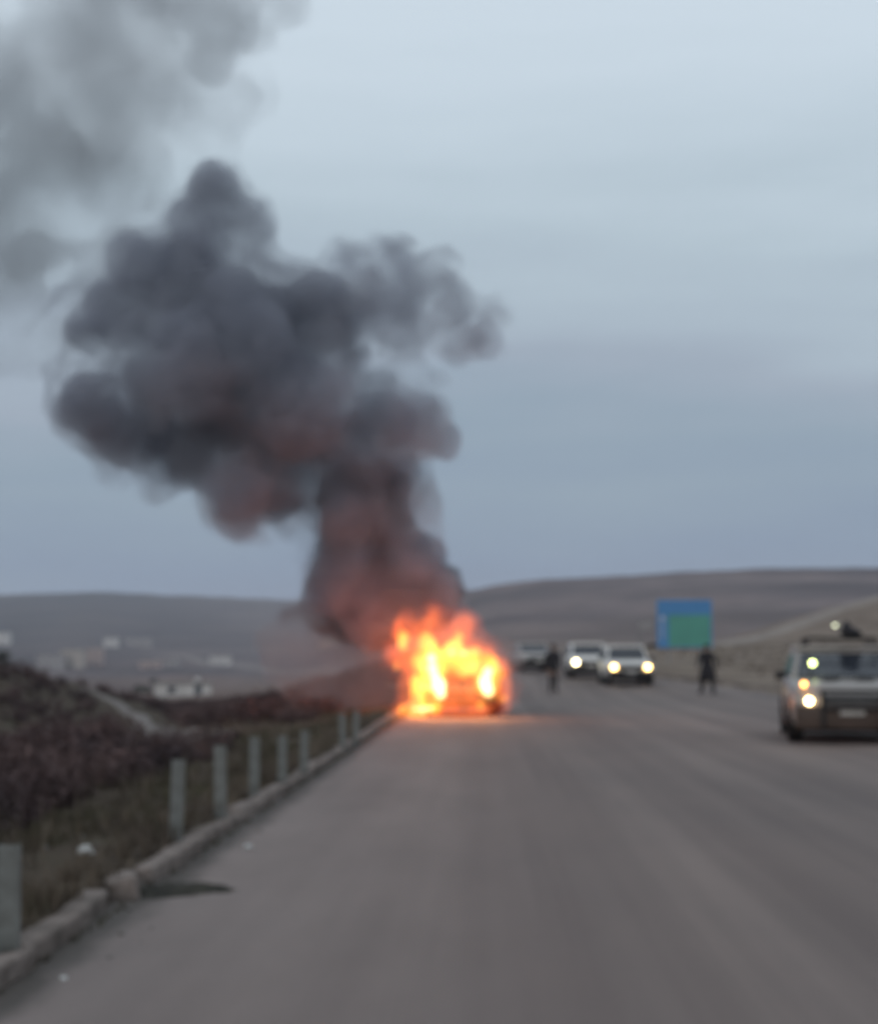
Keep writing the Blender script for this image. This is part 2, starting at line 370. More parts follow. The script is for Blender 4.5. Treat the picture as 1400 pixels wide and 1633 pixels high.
for i, ((x, yb, yt), lab) in enumerate(pl):
    d = ray(x, yb); Yd = 1.38 / -d.z * d.y; q = at(x, yb, Yd); h = .67 + random.uniform(-.01, .015)
    o = bpy.data.objects.new('guard_post', post_mesh(h, i)); col.objects.link(o)
    o.location = (q.x, q.y, gz(q.x, q.y) - .0); o.rotation_euler = (random.uniform(-.04, .04), random.uniform(-.03, .03), random.uniform(-.15, .15))
    tag(o, lab, 'guard post', 'steel guard posts along the kerb')

# ------------------------------------------------------------------ grass and scrub
grass_m = mat('verge_grass', (.095, .085, .05), .9, var=(.065, .05, .035), scale=1.2)
def blades(name, pts, h, wd, m, lean=.5, nper=6):
    P = []
    for (x, y, z, s) in pts:
        for _ in range(nper):
            a = random.uniform(0, 6.283); rr = random.uniform(0, .05) * s; bx_, by_ = x + math.cos(a) * rr, y + math.sin(a) * rr
            hh = h * s * random.uniform(.5, 1.2); l = random.uniform(.1, lean) * hh; a2 = random.uniform(0, 6.283); ca, sa = math.cos(a2), math.sin(a2)
            ww = wd * random.uniform(.7, 1.3) * (1 + .02 * y)
            P.append(((bx_ - sa * ww, by_ + ca * ww, z - .01), (bx_ + sa * ww, by_ - ca * ww, z - .01), (bx_ + ca * l, by_ + sa * l, z + hh)))
    V = np.array(P).reshape(-1, 3); return link(name, np_mesh(name, V, np.arange(len(V)).reshape(-1, 3), 3), m)
pts = []
for _ in range(9000):
    y = 3 + 60 * random.random() ** 1.6; x = random.uniform(-2.42, -4.6)
    if mnoise.noise(Vector((x * .9, y * .5, 0))) < -.12: continue
    pts.append((x, y, gz(x, y), random.uniform(.6, 1.5)))
o = blades('grass', pts, .095, .005, grass_m); tag(o, 'short dull green grass on the verge behind the kerb', 'grass', kind='stuff')
pts = []
for _ in range(260):
    y = 3 + 40 * random.random() ** 1.3; x = random.uniform(KX - .01, KX + .03)
    pts.append((x, y, float(zr(y)), random.uniform(.4, 1.0)))
o = blades('weeds', pts, .06, .005, grass_m); tag(o, 'small weeds rooted at the foot of the kerb', 'weeds', kind='stuff')

scrub_m = mat('scrub_twigs', (.125, .08, .074), .95, var=(.052, .036, .038), scale=.35, detail=6)
rs = np.random.RandomState(3)
def bush_cloud(pts, nt, seed):
    """pts: x,y,z,height -> thin bent twigs and small dry leaves as triangles"""
    T = []
    for (x, y, z, h) in pts:
        k_ = nt
        a = rs.uniform(0, 2 * np.pi, k_); sp_ = rs.uniform(.1, .95, k_) ** .7; hh = h * rs.uniform(.35, 1, k_) * (1.1 - .35 * sp_)
        base = np.stack([x + rs.uniform(-.2, .2, k_) * h, y + rs.uniform(-.2, .2, k_) * h, np.full(k_, z - .03)], -1)
        tip = np.stack([x + np.cos(a) * sp_ * h * .8, y + np.sin(a) * sp_ * h * .8, z + hh], -1)
        side = np.stack([-np.sin(a), np.cos(a), np.zeros(k_)], -1) * (h * .035)
        T.append(np.stack([base - side, base + side, tip], 1))
        for q in range(2):                     # leafy bits along the twig
            f = rs.uniform(.45, 1.05, (k_, 1)); c = base * (1 - f) + tip * f
            d1 = rs.normal(0, 1, (k_, 3)) * h * .075; d2 = rs.normal(0, 1, (k_, 3)) * h * .075
            T.append(np.stack([c, c + d1, c + d2], 1))
    return np.concatenate(T).reshape(-1, 3)
def ground_at(px, py, dmax=3000, t0=4):
    d = ray(px, py)
    while t0 < dmax:
        x, y, z = d.x / d.y * t0, t0, CAMZ + d.z / d.y * t0
        if gz(x, y) > z: return Vector((x, y, gz(x, y)))
        t0 *= 1.004
    return Vector((d.x / d.y * dmax, dmax, gz(d.x / d.y * dmax, dmax)))
TRK = [ground_at(x, y) for x, y in ((135, 1100), (185, 1122), (225, 1145), (268, 1172), (330, 1182), (400, 1186))]
TRK = [tuple(a.lerp(b_, k_ / 12))[:2] for a, b_ in zip(TRK[:-1], TRK[1:]) for k_ in range(12)]
pts = []
tries = 0
while len(pts) < 4200 and tries < 60000:
    tries += 1
    y = 5 + 150 * random.random() ** 1.35; xm = -.33 * y - 5
    x = random.uniform(xm, -3.35)
    if mnoise.noise(Vector((x * .25, y * .16, 9))) < -.22 and y > 14: continue
    ed = -3.9 - .35 * mnoise.noise(Vector((0, y * .4, 2)))
    if x > ed: continue
    if any(math.hypot(x - a_, y - b_) < 1.9 for a_, b_ in TRK): continue
    lim = .3 + .35 * random.random() if x > -5 else .35 + .55 * random.random()
    pts.append((x, y, gz(x, y), lim))
V = bush_cloud(pts, 34, 1)
me = np_mesh('scrub', V, np.arange(len(V)).reshape(-1, 3), 3)
o = link('scrub', me, scrub_m); tag(o, 'dense dark reddish brown scrub covering the slope left of the road', 'scrub', kind='stuff')
dry_m = mat('dry_stalks', (.16, .125, .09), .95, var=(.09, .07, .055), scale=1)
pts = []
for _ in range(1400):
    y = 4 + 90 * random.random() ** 1.4; x = random.uniform(-3.0 - y * .2, -3.0)
    pts.append((x, y, gz(x, y), random.uniform(.6, 1.8)))
for _ in range(1300):
    y = 3.5 + 40 * random.random() ** 1.3; x = random.uniform(-2.75, -2.37); pts.append((x, y, gz(x, y), random.uniform(.4, 1.0)))
for _ in range(1500):
    y = random.uniform(25, 140); x = random.uniform(11.9, 12 + y * .2); pts.append((x, y, gz(x, y), random.uniform(.6, 1.5)))
o = blades('dry_stalks', pts, .2, .006, dry_m, .8, 7); tag(o, 'straw coloured dry stalks scattered over the verges', 'dry stalks', kind='stuff')

# pale track that runs down the slope, and far dirt roads
track_m = mat('track_dirt', (.2, .175, .16), .95, var=(.13, .11, .1), scale=.6)
def strip(name, P, wd, lift, m):
    Q = []
    for a, b_ in zip(P[:-1], P[1:]):
        for k_ in range(14): Q.append(a.lerp(b_, k_ / 14))
    Q.append(P[-1]); V = []; Fs = []
    for i, q in enumerate(Q):
        t = (Q[min(i + 1, len(Q) - 1)] - Q[max(i - 1, 0)]); t.z = 0; t.normalize(); s_ = Vector((-t.y, t.x, 0)) * wd / 2 * (1 + .25 * mnoise.noise(q * .05))
        for sg in (-1, -.5, 0, .5, 1):
            e = q + s_ * sg; V.append((e.x, e.y, gz(e.x, e.y) + (lift if abs(sg) < 1 else -lift * .5)))
    k_ = 5
    for i in range(len(Q) - 1):
        for j in range(k_ - 1): Fs.append((i * k_ + j, i * k_ + j + 1, (i + 1) * k_ + j + 1, (i + 1) * k_ + j))
    o = mesh_obj(name, V, Fs, m, smooth=True); tag(o, kind='structure'); return o
strip('path', [ground_at(x, y) for x, y in ((135, 1100), (185, 1122), (225, 1145), (268, 1172), (330, 1182), (350, 1184))], 1.1, .16, track_m)
bank_m = mat('bank_gravel', (.26, .22, .19), .95, var=(.18, .15, .13), scale=.4)
strip('hill_road', [Vector((x, y, 0)) for x, y in ((17, 150), (27, 172), (38, 184), (52, 190), (75, 196), (110, 205))], 7, .35, bank_m)
strip('valley_road', [Vector((x, y, 0)) for x, y in ((-30, 420), (-62, 640), (-120, 900), (-220, 1100))], 10, 1.0, track_m)

# ------------------------------------------------------------------ buildings in the valley
plaster = [mat('plaster_cream', (.5, .44, .38), .9, scale=.5), mat('plaster_grey', (.36, .34, .33), .9, scale=.5), mat('plaster_pink', (.46, .35, .31), .9, scale=.5), mat('plaster_white', (.62, .6, .57), .9, scale=.5)]
roof_m = mat('flat_roof', (.26, .24, .225), .9, scale=.4); win_m = mat('dark_window', (.12, .12, .13), .3); door_m = mat('steel_door', (.11, .12, .13), .5)
def house(px, py, Y, W, H, D, rz, m, label, floors=1):
    q = ground_at(px, py, t0=210); z = q.z; Y = q.y; W, H, D = W * Y / F, H * Y / F, W * .6 * Y / F
    t = empty('house', (q.x, q.y, z), rz); tag(t, label, 'house', 'houses down in the valley')
    MB().box((0, 0, H / 2 - 1), (W, D, H + 2)).build('wall', m, t)
    rf = MB().box((0, 0, H + .16), (W + .5, D + .5, .3)).build('roof', roof_m, t)
    MB().box((W * .28, D * .1, H + .6), (.9, .9, .7)).build('roof_tank', plaster[3], rf)
    nw = max(2, int(W / 3.2)); fh = H / floors
    for fl in range(floors):
        for i in range(nw):
            x = -W / 2 + W * (i + .5) / nw
            if fl == 0 and i == nw // 2:
                MB().box((x, -D / 2 - .02, 1.05), (1.1, .1, 2.1)).build('door', door_m, t); continue
            wn = MB().box((x, -D / 2 - .01, fl * fh + fh * .55), (1.2, .08, 1.1)).build('window', win_m, t)
            MB().box((x, -D / 2 - .07, fl * fh + fh * .55 - .62), (1.4, .16, .1)).build('sill', plaster[3], wn)
    return t
hs = [(292, 1110, 0, 84, 19, 0, .3, 3, 'long low pale house below the mound, closest of the valley houses', 1),
      (352, 1060, 0, 34, 12, 0, .1, 3, 'small white house standing alone in the middle of the valley', 1),
      (82, 1068, 0, 44, 24, 0, .2, 1, 'wide grey house at the left end of the pale cluster', 2),
      (118, 1066, 0, 34, 28, 0, -.15, 0, 'cream house in the pale cluster between the grey and the pink ones', 2),
      (150, 1062, 0, 30, 27, 0, .1, 2, 'pinkish two storey house at the right end of the pale cluster', 2),
      (178, 1032, 0, 22, 14, 0, 0, 3, 'white house high on the valley side above the pale cluster', 2),
      (222, 1030, 0, 40, 9, 0, .1, 1, 'low grey shed to the right of the high white house', 1),
      (240, 1066, 0, 34, 11, 0, .3, 2, 'low dull pink house right of the pale cluster', 1),
      (276, 1064, 0, 22, 10, 0, -.2, 1, 'tiny grey house between the pink house and the lone white one', 1),
      (4, 1028, 0, 26, 18, 0, 0, 3, 'pale house cut by the left edge of the picture', 2),
      (525, 1032, 0, 30, 12, 0, .1, 0, 'cream house seen faintly through the smoke left of the fire', 1)]
for a in hs: house(*a[:7], plaster[a[7]], a[8], a[9])
# earth bank beside the low house
q = ground_at(226, 1106, t0=210); k_ = q.y / F; b = MB().blob((0, 0, 0), (17 * k_, 14 * k_, 12 * k_), 3, .5); o = b.build('earth_heap', soil_m, smooth=True, loc=(q.x, q.y, gz(q.x, q.y))); tag(o, 'dark rounded heap of earth beside the long low house', 'heap')

# ------------------------------------------------------------------ trees
leaf_m = mat('dark_leaves', (.04, .045, .03), .9, var=(.02, .024, .018), scale=.6); bark_m = mat('bark', (.06, .048, .04), .95)
def tree(px, Y, H, label):
    q = at(px, 1048, Y); z = gz(q.x, q.y); t = empty('tree', (q.x, q.y, z)); tag(t, label, 'tree')
    b = MB(); b.tube((0, 0, -.2), (.1, 0, H * .45), H * .035, H * .022)
    rr = random.Random(px)
    tips = []
    for i in range(7):
        a = i * .9; tp = Vector((math.cos(a) * H * .22, math.sin(a) * H * .22, H * rr.uniform(.55, .85))); b.tube((.05, 0, H * rr.uniform(.3, .45)), tp, H * .014, H * .004, 6); tips.append(tp)
    b.build('trunk', bark_m, t)
    T = []
    for tp in tips + [Vector((0, 0, H * .85))]:
        for _ in range(260):
            d = Vector((rr.gauss(0, 1), rr.gauss(0, 1), rr.gauss(0, .8))); c = tp + d * H * .085
            u, v = Vector((rr.gauss(0, 1), rr.gauss(0, 1), rr.gauss(0, 1))) * H * .02, Vector((rr.gauss(0, 1), rr.gauss(0, 1), rr.gauss(0, 1))) * H * .02
            T.append((c, c + u, c + v))
    V = np.array([[tuple(p_) for p_ in q_] for q_ in T]).reshape(-1, 3)
    link('crown', np_mesh('crown', V, np.arange(len(V)).reshape(-1, 3), 3), leaf_m, t)
tree(2, 88, 1.6, 'small dark tree on top of the mound at the left edge')
tree(246, 400, 3.0, 'dark tree standing just left of the long low pale house')

# ------------------------------------------------------------------ vehicles
def paint(name, c, rough=.35, dirt=.6): return mat(name, c, rough, 0, var=tuple(x * dirt for x in c), scale=1.6, spec=.5, lo=.25, hi=.6)
grey_p = paint('dusty_white_paint', (.36, .33, .31), dirt=.8); white_p = paint('white_paint', (.76, .73, .69), dirt=.85); tan_p = paint('dusty_silver_paint', (.29, .265, .245), .28, .75); burnt_p = paint('scorched_paint', (.07, .05, .04), .85, .4)
glass_d = mat('tinted_glass', (.03, .035, .045), .12, spec=.6); tyre_m = mat('tyre_rubber', (.022, .021, .021), .9); rim_m = mat('steel_rim', (.32, .32, .32), .4, .6)
trim_m = mat('black_trim', (.025, .024, .024), .6); plate_m = mat('plate_white', (.62, .6, .56), .6)
lens_off = mat('lamp_glass', (.5, .5, .48), .2)
def lampm(name, c, s): return mat(name, (.8, .8, .75), .3, emit=c, estr=s)
amber = lampm('amber_lamp', (1, .42, .06), 9); hl_near = lampm('headlight_lit', (1, .72, .34), 18); hl_white = lampm('headlight_far_cool', (1, .82, .42), 20)
hl_warm = lampm('headlight_far_warm', (1, .64, .2), 16); glint_g = lampm('glint_green', (.85, 1, .34), 9); edgeglow = lampm('fog_lamp_warm', (1, .45, .14), 5)
red_l = mat('tail_lamp', (.3, .02, .02), .3)

def ring(hw, zb, zt, y, rad, tuck=.05):
    """cross-section of the body shell at station y"""
    zm = zb + (zt - zb) * .55
    pts_ = []
    r = min(rad, (zt - zb) * .45)
    half = [(hw - tuck, zb), (hw, zb + .12), (hw + .015, zm), (hw - .02, zt - r), (hw - .02 - r * .3, zt - r * .3), (hw - .02 - r, zt), (hw * .4, zt + .02)]
    pts_ = [(x, y, z) for x, z in half] + [(-x, y, z) for x, z in half[::-1]]
    return pts_
glow_brown_trim = mat('glow_brown_trim', (.085, .058, .045), .6)  # bumper trim with the warm lens glow put into its colour
def vehicle(name, label, cat, loc, rz, body_m, Wd=1.85, Ln=4.6, H=1.72, hood=1.02, belt=1.05, head=None, head_r=.09, head_x=.68, head_z=.72, suv=True, rack=False, group=None):
    """front faces -Y; origin on the ground under the middle"""
    t = empty(name, loc, rz); tag(t, label, cat, group)
    hw = Wd / 2; y0, y1 = -Ln / 2, Ln / 2; zb = .30
    cowl = y0 + Ln * .27; rear = y1 - .08
    b = MB()
    st = [(y0, hw * .86, .42, hood - .28, .06), (y0 + .06, hw * .93, .34, hood - .14, .09), (y0 + .2, hw * .98, zb, hood - .07, .11), (y0 + .6, hw, zb, hood - .02, .12), (cowl, hw, zb, belt, .1),
          (0, hw, zb, belt + .01, .06), (y1 - .9, hw, zb, belt + .02, .06), (y1 - .25, hw * .98, zb, belt, .08), (y1 - .04, hw * .94, .36, belt - .08, .08), (y1, hw * .88, .45, belt - .2, .06)]
    b.loft([ring(h_, a_, c_, y_, r_) for y_, h_, a_, c_, r_ in st])
    body = b.build('body', body_m, t, smooth=True)
    # cabin
    rf = H; fy0, fy1 = cowl + .02, cowl + (.82 if rack else .62 if suv else .8); by1, by0 = (rear - .1, rear - .02) if suv else (rear - 1.15, rear - .75)
    hb, ht = hw - .05, hw - .2
    b = MB()
    b.add([(-hb, fy0, belt - .03), (hb, fy0, belt - .03), (hb, by0, belt - .03), (-hb, by0, belt - .03), (-ht, fy1, rf - .06), (ht, fy1, rf - .06), (ht, by1 - .12, rf - .06), (-ht, by1 - .12, rf - .06)],
          [(0, 1, 5, 4), (1, 2, 6, 5), (2, 3, 7, 6), (3, 0, 4, 7), (4, 5, 6, 7), (3, 2, 1, 0)])
    b.build('cabin', body_m, t)
    b = MB().box((0, (fy1 + by1 - .12) / 2, rf - .035), (ht * 2 + .05, (by1 - .12 - fy1) + .12, .09), bev=.035)
    roof = b.build('roof', body_m, t, smooth=True)
    def lerp(a, c, f): return tuple(a[i] + (c[i] - a[i]) * f for i in range(3))
    A, B_, C_, D_ = (-hb, fy0, belt), (hb, fy0, belt), (ht, fy1, rf - .08), (-ht, fy1, rf - .08)
    def inset(A, B_, C_, D_, a, c):
        return (lerp(lerp(A, B_, a), lerp(D_, C_, a), c), lerp(lerp(A, B_, 1 - a), lerp(D_, C_, 1 - a), c), lerp(lerp(A, B_, 1 - a), lerp(D_, C_, 1 - a), 1 - c), lerp(lerp(A, B_, a), lerp(D_, C_, a), 1 - c))
    MB().quad(*inset(A, B_, C_, D_, .05, .07), th=.012).build('windscreen', glass_d, t)
    A2, B2, C2, D2 = (hb, by0, belt), (-hb, by0, belt), (-ht, by1 - .12, rf - .08), (ht, by1 - .12, rf - .08)
    MB().quad(*inset(A2, B2, C2, D2, .08, .12), th=.012).build('rear_window', glass_d, t)
    for sg in (1, -1):
        S = [(sg * hb, fy0, belt), (sg * hb, by0, belt), (sg * ht, by1 - .12, rf - .08), (sg * ht, fy1, rf - .08)]
        if sg < 0: S = [S[1], S[0], S[3], S[2]]
        cuts = [(.12, .38), (.41, .66), (.69, .93)] if suv else [(.18, .48), (.52, .84)]
        for c0, c1_ in cuts:
            if sg < 0: c0, c1_ = 1 - c1_, 1 - c0
            lo1, lo2, hi1, hi2 = lerp(S[0], S[1], c0), lerp(S[0], S[1], c1_), lerp(S[3], S[2], c0), lerp(S[3], S[2], c1_)
            MB().quad(lerp(lo1, hi1, .08), lerp(lo2, hi2, .08), lerp(lo2, hi2, .86), lerp(lo1, hi1, .86), th=.012).build('side_window', glass_d, t)
        mi = MB().box((sg * (hw + .12), cowl + .22, belt + .08), (.2, .1, .16), bev=.03).build('mirror', trim_m, t, smooth=True)
        for yy in (fy1 - .2, fy1 + .85):
            MB().box((sg * (hw + .012), yy + .5, belt - .14), (.02, .16, .03)).build('door_handle', trim_m, t)
        # sill strip
        MB().box((sg * (hw - .01), 0, zb + .02), (.06, Ln * .5, .1), bev=.02).build('sill', trim_m, t)
    MB().box((0, 0, .33), (Wd * .8, Ln * .86, .26), bev=.04).build('chassis', trim_m, t)
    # wheels
    wr = .37 if suv else .32
    for sg in (1, -1):
        for yy in (y0 + .82, y1 - .85):
            c = (sg * (hw - .11), yy, wr)
            MB().lathe([(sg * .125, wr + .07), (sg * .133, wr + .07), (sg * .133, 0.0), (sg * .125, 0.0)], (sg * (hw - .11), yy, wr + .02), 'X', 20).build('wheel_arch', trim_m, t)
            wl = MB().lathe([(-.11, wr * .62), (-.115, wr * .9), (-.09, wr), (.09, wr), (.152, wr * .96), (.155, wr * .62)] if sg > 0 else [(.11, wr * .62), (.115, wr * .9), (.09, wr), (-.09, wr), (-.152, wr * .96), (-.155, wr * .62)], c, 'X', 22).build('wheel', tyre_m, t, smooth=True)
            MB().lathe([(sg * .10, 0), (sg * .142, wr * .2), (sg * .136, wr * .62), (sg * .05, wr * .62)], c, 'X', 16).build('rim', rim_m, wl)
    # front
    MB().box((0, y0 - .02, .46 if rack else .44), (Wd * .94, .18, .42 if rack else .3), bev=.05).build('front_bumper', trim_m if name != 'white_car' else trim_m, t, smooth=True)
    fb = [c_ for c_ in t.children if c_.name.startswith('front_bumper')][0]
    if rack: fb.data.materials[0] = glow_brown_trim
    gr = MB().box((0, y0 - .005, head_z + .0), (head_x * 1.45, .06, .2), bev=.015).build('grille', trim_m, t)
    gb = MB()
    for i in range(4): gb.box((0, y0 - .04, head_z - .07 + i * .047), (head_x * 1.4, .015, .012))
    gb.build('grille_bars', rim_m, gr)
    for sg in (1, -1):
        hh = MB().lathe([(-.05, 0), (-.06, head_r * .6), (-.04, head_r), (.06, head_r), (.06, 0)], (sg * head_x, y0 - .005, head_z), 'Y', 18).build('headlight', head if head else lens_off, t, smooth=True)
        MB().box((sg * (hw * .93), y0 + .08, head_z + .02), (.07, .12, .1), bev=.02).build('indicator', lens_off, t)
        MB().box((sg * (hw * .84), y1 + .0, .85), (.16, .06, .26), bev=.02).build('tail_lamp', red_l, t)
    MB().box((0, y0 - .115, .56), (.42, .012, .12)).build('number_plate', plate_m if name != 'burning_car' else trim_m, t)
    MB().box((0, y1 + .005, .47), (Wd * .9, .14, .2), bev=.05).build('rear_bumper', trim_m, t, smooth=True)
    for sx in (-.25, .25):
        MB().tube((sx - .2, fy0 - .01, belt + .03), (sx + .2, fy0 + .06, belt + .1), .009, .007, 5).build('wiper', trim_m, t)
    return t, y0, y1, hw, roof

def groundz(x, y): return float(zr(y))
# the near patrol vehicle, lower right
q = at(1360, 1170, 28.6)
t, y0, y1, hw, roof = vehicle('patrol_vehicle', 'dusty silver patrol off-roader with lit lamps approaching at the right edge', 'off-road vehicle', (q.x + .33, 28.6 + 2.45, 0), R(-8), tan_p,
                        2.04, 4.9, 1.70, 1.08, 1.10, hl_near, .06, .72, .74, True, True)
bp = MB()
for sx in (-.5, .5): bp.tube((sx, y0 - .17, .3), (sx, y0 - .17, .95), .03)
bp.tube((-.55, y0 - .17, .92), (.55, y0 - .17, .92), .03); bp.tube((-.55, y0 - .17, .62), (.55, y0 - .17, .62), .03)
bp.build('bull_bar', trim_m, t)
for sx in (-.3, .3): MB().box((sx, y0 + .75, 1.13), (.3, .42, .035), bev=.012).build('bonnet_vent', trim_m, t)
rk = MB()
for sx in (-.62, .62): rk.tube((sx, -.55, 1.86), (sx, 1.8, 1.86), .02, n=6)
for yy in (-.5, .2, .9, 1.7):
    rk.tube((-.62, yy, 1.86), (.62, yy, 1.86), .018, n=6)
    for sx in (-.62, .62): rk.tube((sx, yy, 1.72), (sx, yy, 1.86), .018, n=6)
rk.build('roof_rack', trim_m, roof)
sm = MB().tube((-.62, -1.12, 1.1), (-.6, -1.12, 1.36), .018, n=6).build('glint_bracket', trim_m, t)
MB().lathe([(-.05, 0), (-.06, .03), (-.04, .05), (.05, .045), (.08, 0)], (-.58, -1.16, 1.39), 'Y', 16).build('glint_lens', glint_g, sm, smooth=True)  # glowing lens and bracket added to stand for a yellow-green reflection
MB().lathe([(-.05, 0), (-.05, .035), (.04, .045), (.05, 0)], (-.8, y0 - .0, 1.03), 'Y', 14).build('fender_lamp', amber, t, smooth=True)
# baggage on the rack: its own thing
gear_m = mat('dark_canvas', (.035, .034, .04), .9, bump=.3, bscale=10)
q2 = t.matrix_basis @ Vector((.16, -.3, 1.88))
g_ = MB().blob((0, 0, .09), (.17, .3, .11), 3, .35).blob((-.08, -.1, .17), (.08, .12, .12), 3, .3).blob((.14, .1, .06), (.1, .2, .08), 3, .3)
o = g_.build('roof_baggage', gear_m, smooth=True, loc=q2); tag(o, 'dark bundle of gear tied on the roof rack of the patrol vehicle', 'baggage')
# the far white cars
q = at(1003, 1092, 68); z = groundz(0, 68)
vehicle('white_car', 'white car with yellowish headlights on, closest to the road sign', 'car', (q.x, 68 + 2.2, groundz(0, 70.2) - .02), R(2), white_p, 1.9, 4.4, 1.66, 1.0, 1.02, hl_warm, .1, .7, .74, True, group='white cars stopped beyond the fire')
q = at(941, 1080, 75)
vehicle('white_car', 'white car with paler headlights on, just behind the standing dark figure', 'car', (q.x, 75 + 2.2, groundz(0, 77.2) - .02), R(1), white_p, 1.84, 4.4, 1.6, .98, 1.0, hl_white, .1, .69, .7, True, group='white cars stopped beyond the fire')
q = at(850, 1078, 82)
vehicle('white_car', 'white car with lights off, half hidden between the flames and the standing figure', 'car', (q.x, 84, groundz(0, 84) - .02), R(8), grey_p, 1.75, 4.2, 1.48, .92, .95, None, .09, .64, .68, False, group='white cars stopped beyond the fire')
# the burning car
BX, BY = at(738, 1138, 41.5).x, 43.8
bc, by0_, by1_, bhw, _ = vehicle('burning_car', 'scorched black car burning at the kerb with its bonnet towards the viewer', 'car', (BX, BY, 0), R(-3), burnt_p, 1.86, 4.5, 1.55, .98, .98,
                                 None, .1, .66, .72, False)

# ------------------------------------------------------------------ road sign
sq = at(1091, 995, 92); gzv = gz(sq.x, 92)
sg_ = empty('road_sign', (sq.x, 92, gzv), R(-4)); tag(sg_, 'large blue road sign with a green lower panel on two posts', 'road sign')
S = 92 / F; sw, sh = 86 * S, 76 * S; zc = sq.z - gzv
blue = mat('sign_blue', (.085, .26, .52), .5, var=(.075, .24, .48), scale=1); green = mat('sign_green', (.1, .34, .27), .5, var=(.09, .3, .24), scale=1); signw = mat('sign_white', (.6, .62, .66), .5)
steel = mat('sign_steel', (.28, .28, .28), .6, .3)
bd = MB().box((0, 0, zc), (sw, .05, sh), bev=.01).build('board', blue, sg_)
MB().box((sw * .09, -.034, zc - sh * .14), (sw * .76, .01, sh * .66)).build('green_panel', green, bd)
ar = MB().box((-sw * .40, -.036, zc - sh * .12), (.07, .01, sh * .42)); ar.add([(-sw * .40 - .17, -.041, zc + sh * .09), (-sw * .40 + .17, -.041, zc + sh * .09), (-sw * .40, -.041, zc + sh * .19), (-sw * .40 - .17, -.031, zc + sh * .09), (-sw * .40 + .17, -.031, zc + sh * .09), (-sw * .40, -.031, zc + sh * .19)], [(0, 1, 2), (5, 4, 3), (0, 3, 4, 1), (1, 4, 5, 2), (2, 5, 3, 0)])
ar.build('arrow', signw, bd)
for sx in (-sw * .3, sw * .3): MB().tube((sx, .07, -.6), (sx, .07, zc + sh * .4), .045).build('post', steel, sg_)
# plain pale board on a pole left of the sign
q = at(1026, 1010, 96); z0 = gz(q.x, 96)
t = empty('small_sign', (q.x, 96, z0)); tag(t, 'small pale board on a grey pole left of the blue sign', 'sign')
MB().tube((-.25, .04, -.5), (-.25, .04, q.z - z0 + .7), .05).build('pole', steel, t)
MB().box((.1, 0, q.z - z0 + .45), (.75, .03, .5), bev=.01).build('panel', plaster[1], t)
# distant lit lamp
q = at(1331, 997, 150); z0 = gz(q.x, 150)
t = empty('street_lamp', (q.x, 150, z0)); tag(t, 'distant lit street lamp above the roof of the patrol vehicle', 'street lamp')
MB().tube((.5, 0, -.5), (.5, 0, q.z - z0 + .3), .07, .05).build('pole', steel, t)
MB().tube((.5, 0, q.z - z0 + .28), (0, 0, q.z - z0 + .1), .035).build('arm', steel, t)
MB().box((0, 0, q.z - z0 + .12), (.5, .35, .12), bev=.03).build('lamp_housing', steel, t)
MB().blob((0, 0, q.z - z0), (.19, .17, .13), 2).build('lamp_lens', lampm('street_lamp_lit', (.85, .9, .6), 3.5), t, smooth=True)

